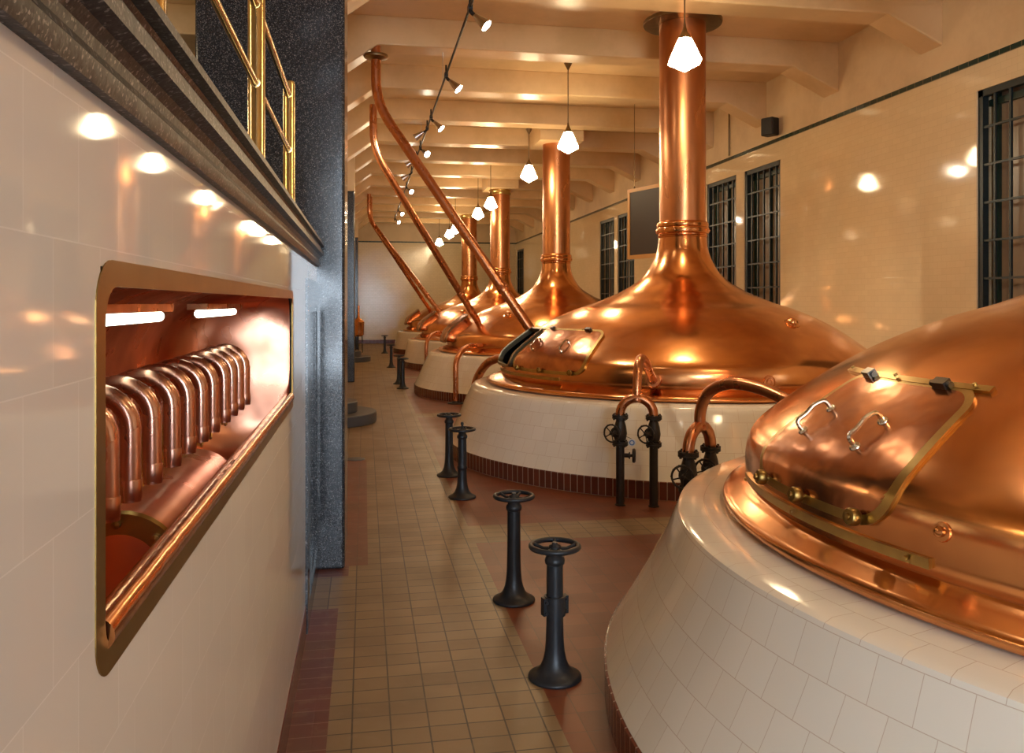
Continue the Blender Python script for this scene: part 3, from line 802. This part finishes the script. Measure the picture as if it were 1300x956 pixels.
m = MB(); p = Vector((2.20, 6.70, .535)) - c; m.disc(p, (-.3, -1, 0), [(0, .004), (.03, .004), (.032, 0), (.03, -.004), (0, -.004)], 20); tg = m.build('number_tag', M['tag_white'], t_)
m = MB(); m.disc(p + Vector((-.0015, -.005, 0)), (-.3, -1, 0), [(.014, .0), (.014, .002), (.022, .002), (.022, 0)], 20)
m.build('tag_ring', M['tag_blue'], tg)
m = MB(); m.tube([p + Vector((0, 0, .03)), Vector((2.12, 6.735, .60)) - c], .002, 6); m.build('tag_wire', M['iron_brown'], tg)
t_, c = valve_stand('valve_stand', [(2.07, 5.14), (2.30, 5.32)], 'black iron valve stand with wide copper arch, half hidden by the nearest tiled base',
                    [(2.185, 5.23, .86), (2.19, 5.22, 1.00), (2.225, 5.16, 1.12), (2.31, 5.03, 1.185), (2.42, 4.86, 1.17), (2.5, 4.68, 1.12), (2.54, 4.45, 1.07)], (-.6, -.8, 0), zt=.72)

# floor pipes rising into kettles 3 and 4, and an arch behind the second kettle
for (x, y, lab) in ((1.52, 14.1, 'copper pipe rising from the floor to the third kettle'), (1.50, 20.7, 'copper pipe rising from the floor to the fourth kettle, behind the third base')):
    t_ = empty('floor_pipe', (x, y, 0), lab, 'pipe', 'copper floor pipes')
    m = MB(); m.tube(cr([(0, 0, 0), (0, 0, .35), (0, 0, .62), (.03, .04, .76), (.12, .14, .88), (.26, .30, .95), (.42, .48, .95), (.6, .6, .95)], 6), .046, 16); m.build('pipe_run', M['copper_pipe'], t_)
    m = MB(); m.disc((0, 0, 0), (0, 0, 1), [(.14, 0), (.14, .012), (.13, .018), (.07, .022), (.06, .04), (.047, .045)], 24); m.build('floor_flange', M['iron'], t_)
t_ = empty('floor_pipe', (1.45, 11.1, 0), 'brown copper arch pipe emerging left of the open hatch of the second kettle', 'pipe')
m = MB(); m.tube(cr([(0, 0, 0), (.0, 0, .30), (0, 0, .56), (.05, -.1, .76), (.15, -.3, .93), (.3, -.6, 1.0), (.5, -.95, 1.0)], 6), .055, 16); m.build('pipe_run', M['copper_pipe'], t_)
m = MB(); m.disc((0, 0, 0), (0, 0, 1), [(.13, 0), (.13, .012), (.06, .02), (.05, .04)], 24); m.build('floor_flange', M['iron'], t_)

# ------------------------------------------------------------------ floor-mounted handwheel pedestals
def pedestal_parts(t_, spindle=False, clamp=False, fancy=False):
    m = MB()
    pf = [(0, 0), (.118, 0), (.122, .006), (.120, .014), (.105, .022), (.085, .032), (.066, .052), (.053, .085), (.045, .125), (.041, .17), (.039, .24)]
    if fancy: pf += [(.039, .25), (.044, .255), (.044, .275), (.039, .28), (.039, .30)]
    pf += [(.037, .5), (.037, .515), (.044, .52), (.046, .535), (.042, .548), (.036, .552), (.03, .575), (0, .578)]
    m.lathe(pf, 32); m.build('stand', M['iron'], t_, smooth=50)
    m = MB(); c = Vector((0, 0, .597)); m.ring(c, .108, .0125, (0, 0, 1), 40, 10)
    m.lathe([(0, .565), (.026, .57), (.03, .59), (.026, .602), (.014, .606), (.012, .615), (0, .616)], 20)
    for k in range(5):
        a = 2 * pi * k / 5 + .5; e = Vector((cos(a), sin(a), 0))
        m.tube([Vector((0, 0, .585)) + e * .015, Vector((0, 0, .583)) + e * .055, c + e * .1], [.011, .008, .009], 8)
    w = m.build('handwheel', M['iron'], t_, smooth=60)
    if spindle:
        m = MB(); m.lathe([(.01, .61), (.009, .635), (.014, .64), (.014, .655), (.008, .66), (0, .662)], 14); m.build('spindle', M['iron'], t_)
    if clamp:
        m = MB(); m.lathe([(.04, .285), (.049, .287), (.049, .373), (.04, .375)], 24)
        for s in (-1, 1):
            m.box(s * .05 - .012, s * .05 + .012, -.016, .016, .29, .37)
            for z in (.305, .352): m.tube([(s * .05, -.028, z), (s * .05, .028, z)], .007, 8)
        m.build('pipe_clamp', M['iron'], t_, smooth=30)
PED = [(.85, 3.70, 'black iron handwheel pedestal with a bolted clamp on its stem, nearest the camera', 0, 1, 0),
       (.84, 4.70, 'black iron handwheel pedestal with a plain stem, second nearest the camera', 0, 0, 0),
       (.84, 7.27, 'black iron handwheel pedestal with a spindle tip on its wheel and ringed stem', 1, 0, 1),
       (.82, 8.22, 'plain black handwheel pedestal right behind the one with the spindle tip', 0, 0, 0),
       (.745, 16.75, 'small looking handwheel pedestal at the edge of the third kettle base, nearer of that pair', 0, 0, 0),
       (.71, 17.75, 'small looking handwheel pedestal at the edge of the third kettle base, farther of that pair', 0, 0, 0),
       (.69, 22.3, 'black handwheel pedestal standing beside the fourth kettle base', 0, 0, 0),
       (.67, 28.7, 'farthest black handwheel pedestal, beside the farthest kettle base', 0, 0, 0)]
base_p = None
for (x, y, lab, sp, cl, fa) in PED:
    if base_p is None or sp or cl or (not base_p):
        t_ = empty('handwheel_pedestal', (x, y, 0), lab, 'handwheel pedestal', 'handwheel pedestals along the walkway'); pedestal_parts(t_, sp, cl, fa)
        if not (sp or cl): base_p = t_
    else:
        t_ = copy_tree(base_p); t_.location = (x, y, 0); t_['label'] = lab
    t_.rotation_euler.z = x * 7 + y

# ------------------------------------------------------------------ pendant lamps
PY = [7.72, 12.25, 15.3, 20.1, 22.4, 27.2, 29.2, 33.2, 3.2, -1.4]
PLAB = ['pendant lamp with faceted white glass shade hanging in front of the large chimney', 'white glass pendant lamp on a long rod from a cone rose, second from the front',
        'pendant lamp with white glass shade left of the third kettle chimney, third from the front', 'white glass pendant lamp before the brass banded chimney, fourth from the front',
        'white glass pendant lamp left of the brass banded chimney, fifth from the front', 'small looking white glass pendant lamp, sixth from the front behind the slanting pipe',
        'small looking white glass pendant lamp, seventh from the front', 'farthest white glass pendant lamp, close to the end wall', 'pendant lamp above the nearest kettle', 'pendant lamp behind the camera']
def beam_over(y):
    for i in range(-7, 13):
        b = 8.52 + 2.12 * i - (.1 if i == -3 else 0)
        if b - .05 < y < b + .44: return ZBM
    return ZC
lp0 = None
PY += [8.0, 2.4]; PLAB += ['white glass pendant lamp over the gallery behind the granite column', 'white glass pendant lamp over the gallery behind the brass railing']  # two out-of-view lamps added to brighten the gallery
for k, y in enumerate(PY):
    zt = beam_over(y)
    t_ = empty('pendant_lamp', (-3.4 if k > 9 else 3.07 if k == 0 else 3.02 if k < 5 else 2.92, y, 4.12), PLAB[k], 'lamp', 'opal glass pendant lamps')
    if lp0 is None:
        m = MB(); m.lathe([(.058, .165), (.072, .150), (.098, .10), (.176, -.062), (.178, -.072), (0, -.17)], 6)
        lp0 = m.build('glass_shade', M['opal'], t_, smooth=0)
        m = MB(); m.lathe([(.0, .30), (.012, .30), (.014, .27), (.03, .22), (.055, .18), (.064, .165), (.064, .155), (.05, .152)], 16); f0 = m.build('shade_fitter', M['bronze_dark'], t_)
    else:
        for src in (lp0, f0):
            c = src.copy(); COL.objects.link(c); c.parent = t_
    t_.rotation_euler.z = 0.25
    m = MB(); m.tube([(0, 0, .28), (0, 0, zt - 4.12)], .0085, 8); m.build('lamp_rod', M['bronze_dark'], t_)
    m = MB(); zr = zt - 4.12; m.lathe([(.012, zr - .10), (.02, zr - .085), (.06, zr - .01), (.062, zr)], 16); m.build('ceiling_rose', M['bronze_dark'], t_)

# ------------------------------------------------------------------ spotlight track
tr = empty('lighting_track', (1.0, 16, 4.55), 'thin dark lighting track running along below the ceiling beams', 'lighting track')
m = MB(); m.tube([(0, -20, 0), (0, 13, 0)], .014, 8); m.build('track_bar', M['black'], tr)
for i in range(-5, 10, 2):
    yb = 8.52 + 2.12 * i + .2 - 16 - (.1 if i == -3 else 0)
    m = MB(); m.tube([(0, yb, .01), (0, yb, ZBM - 4.55)], .005, 6); m.build('track_hanger', M['silver'], tr)
SPT = [(8.0, 1, 0), (10.4, 1, 0), (12.8, 1, 0), (13.6, -1, 0), (15.3, 1, 1), (16.4, -1, 0), (18.2, -1, 0), (20.5, 1, 1), (23.0, 1, 0), (25.6, 1, 1), (28.2, 1, 1), (5.6, 1, 0), (3.2, 1, 0), (.8, 1, 0)]
ORD = ['nearest', 'second', 'third', 'fourth', 'fifth', 'sixth', 'seventh', 'eighth', 'ninth', 'tenth', 'farthest']
for k, (y, sd, near) in enumerate(SPT):
    lab = (ORD[k] + (' from the front' if 0 < k < 10 else '') + ' silver cone spotlight on the ceiling track') if k < 11 else 'silver cone spotlight on the track above the camera'
    t_ = empty('track_spotlight', (1.0, y, 4.55), lab, 'spotlight', 'spotlights on the ceiling track')
    d = Vector((.62 * sd, (-.3 if sd > 0 else .3) if not near else -.85, -.66 if sd > 0 else -.4)).normalized()
    m = MB(); m.box(-.022, .022, -.05, .05, -.03, .02); m.tube([(0, 0, .01), (0, 0, .12)], .012, 8); m.tube([(0, 0, -.02), d * .03 + Vector((0, 0, -.035)), d * .075 + Vector((0, 0, -.03))], .02, 10); m.build('spot_clamp', M['black'], t_, smooth=40)
    c0 = d * .075 + Vector((0, 0, -.03))
    m = MB(); m.disc(c0, d, [(0, -.01), (.022, -.008), (.028, .02), (.06, .15), (.065, .16), (.06, .16), (.056, .15)], 20); m.build('spot_head', M['silver'], t_)
    m = MB(); m.disc(c0 + d * .153, d, [(.056, 0), (.035, .006), (0, .008)], 16); m.build('spot_bulb', M['bulb'], t_)
    ld = bpy.data.lights.new('spot_beam', 'SPOT'); ld.energy = 95; ld.spot_size = R(62); ld.spot_blend = .6; ld.shadow_soft_size = .045; ld.color = (1, .84, .62)
    lo = bpy.data.objects.new('spot_beam', ld); COL.objects.link(lo); lo.parent = t_; lo.location = c0 + d * .18
    lo.rotation_euler = d.to_track_quat('-Z', 'Y').to_euler()

# ------------------------------------------------------------------ hanging board, speaker, conduit, far vessel
A_, B2 = Vector((4.63, 14.3, 0)), Vector((5.08, 12.93, 0))
ang = math.atan2((B2 - A_).y, (B2 - A_).x); Lb = (B2 - A_).length
t_ = empty('hanging_board', ((A_.x + B2.x) / 2, (A_.y + B2.y) / 2, 2.48), 'dark slate board in a thin oak frame hanging from the ceiling behind the big chimney', 'board', rotz=ang)
m = MB(); m.box(-Lb / 2 + .03, Lb / 2 - .03, -.012, .012, .04, 1.20); m.build('slate_panel', M['slate'], t_, smooth=0)
m = MB()
for (a, b, z0, z1) in ((-Lb / 2, Lb / 2, 0, .07), (-Lb / 2, Lb / 2, 1.18, 1.24), (-Lb / 2, -Lb / 2 + .07, 0.07, 1.18), (Lb / 2 - .07, Lb / 2, 0.07, 1.18)): m.box(a, b, -.022, .022, z0, z1)
m.build('board_frame', M['wood'], t_, smooth=0)
for x in (-Lb / 2 + .18, Lb / 2 - .18):
    m = MB(); m.tube([(x, 0, 1.23), (x, 0, ZC - 2.48)], .006, 6); m.disc((x, 0, 1.245), (0, 0, 1), [(.014, -.01), (.014, .03), (0, .04)], 8); m.build('hanging_rod', M['bronze_dark'], t_)
t_ = empty('loudspeaker', (XW - .16, 12.35, 4.36), 'small black loudspeaker on a bracket above the green tile border', 'loudspeaker', rotz=R(28))
m = MB(); m.box(-.09, .09, -.11, .11, 0, .28); o = m.build('speaker_cabinet', M['black'], t_, smooth=0); o.modifiers.new('b', 'BEVEL').width = .012
m = MB(); m.box(-.096, -.088, -.095, .095, .02, .26); m.build('speaker_grille', M['iron'], t_, smooth=0)
m = MB(); m.tube([(.08, 0, .1), (.16, .02, .1)], .018, 8); m.box(.13, .148, -.04, .06, .02, .16); m.build('wall_bracket', M['black'], t_, smooth=0)
m = MB(); m.tube([(0, 0, 0), (0, 0, .95)], .014, 8); o = m.build('conduit', M['bronze_dark'], loc=(XW - .03, 14.15, 4.36)); tag(o, 'thin dark vertical conduit on the upper right wall behind the big chimney', 'conduit')
t_ = empty('copper_vessel', (-.20, 29.2, 0), 'small copper vessel on thin legs far back beside the granite column', 'vessel')
m = MB(); m.lathe([(0, .55), (.1, .56), (.17, .62), (.18, .72), (.18, 1.0), (.19, 1.02), (.19, 1.06), (.16, 1.1), (.08, 1.16), (.04, 1.22), (.03, 1.4), (.03, 1.62), (0, 1.62)], 24); m.build('vessel_body', M['copper'], t_)
for a in (0.4, 2.5, 4.6):
    m = MB(); m.tube([(.12 * cos(a), .12 * sin(a), .6), (.13 * cos(a), .13 * sin(a), 0)], .016, 8); m.build('leg', M['iron'], t_)

# ------------------------------------------------------------------ light
w = bpy.data.worlds.new('world'); scene.world = w; w.use_nodes = True
w.node_tree.nodes['Background'].inputs[0].default_value = (1, .85, .65, 1); w.node_tree.nodes['Background'].inputs[1].default_value = .05
scene.view_settings.view_transform = 'Standard'; scene.view_settings.look = 'None'
scene.view_settings.gamma = 1; scene.view_settings.use_curve_mapping = False
scene.view_settings.exposure = 0.84
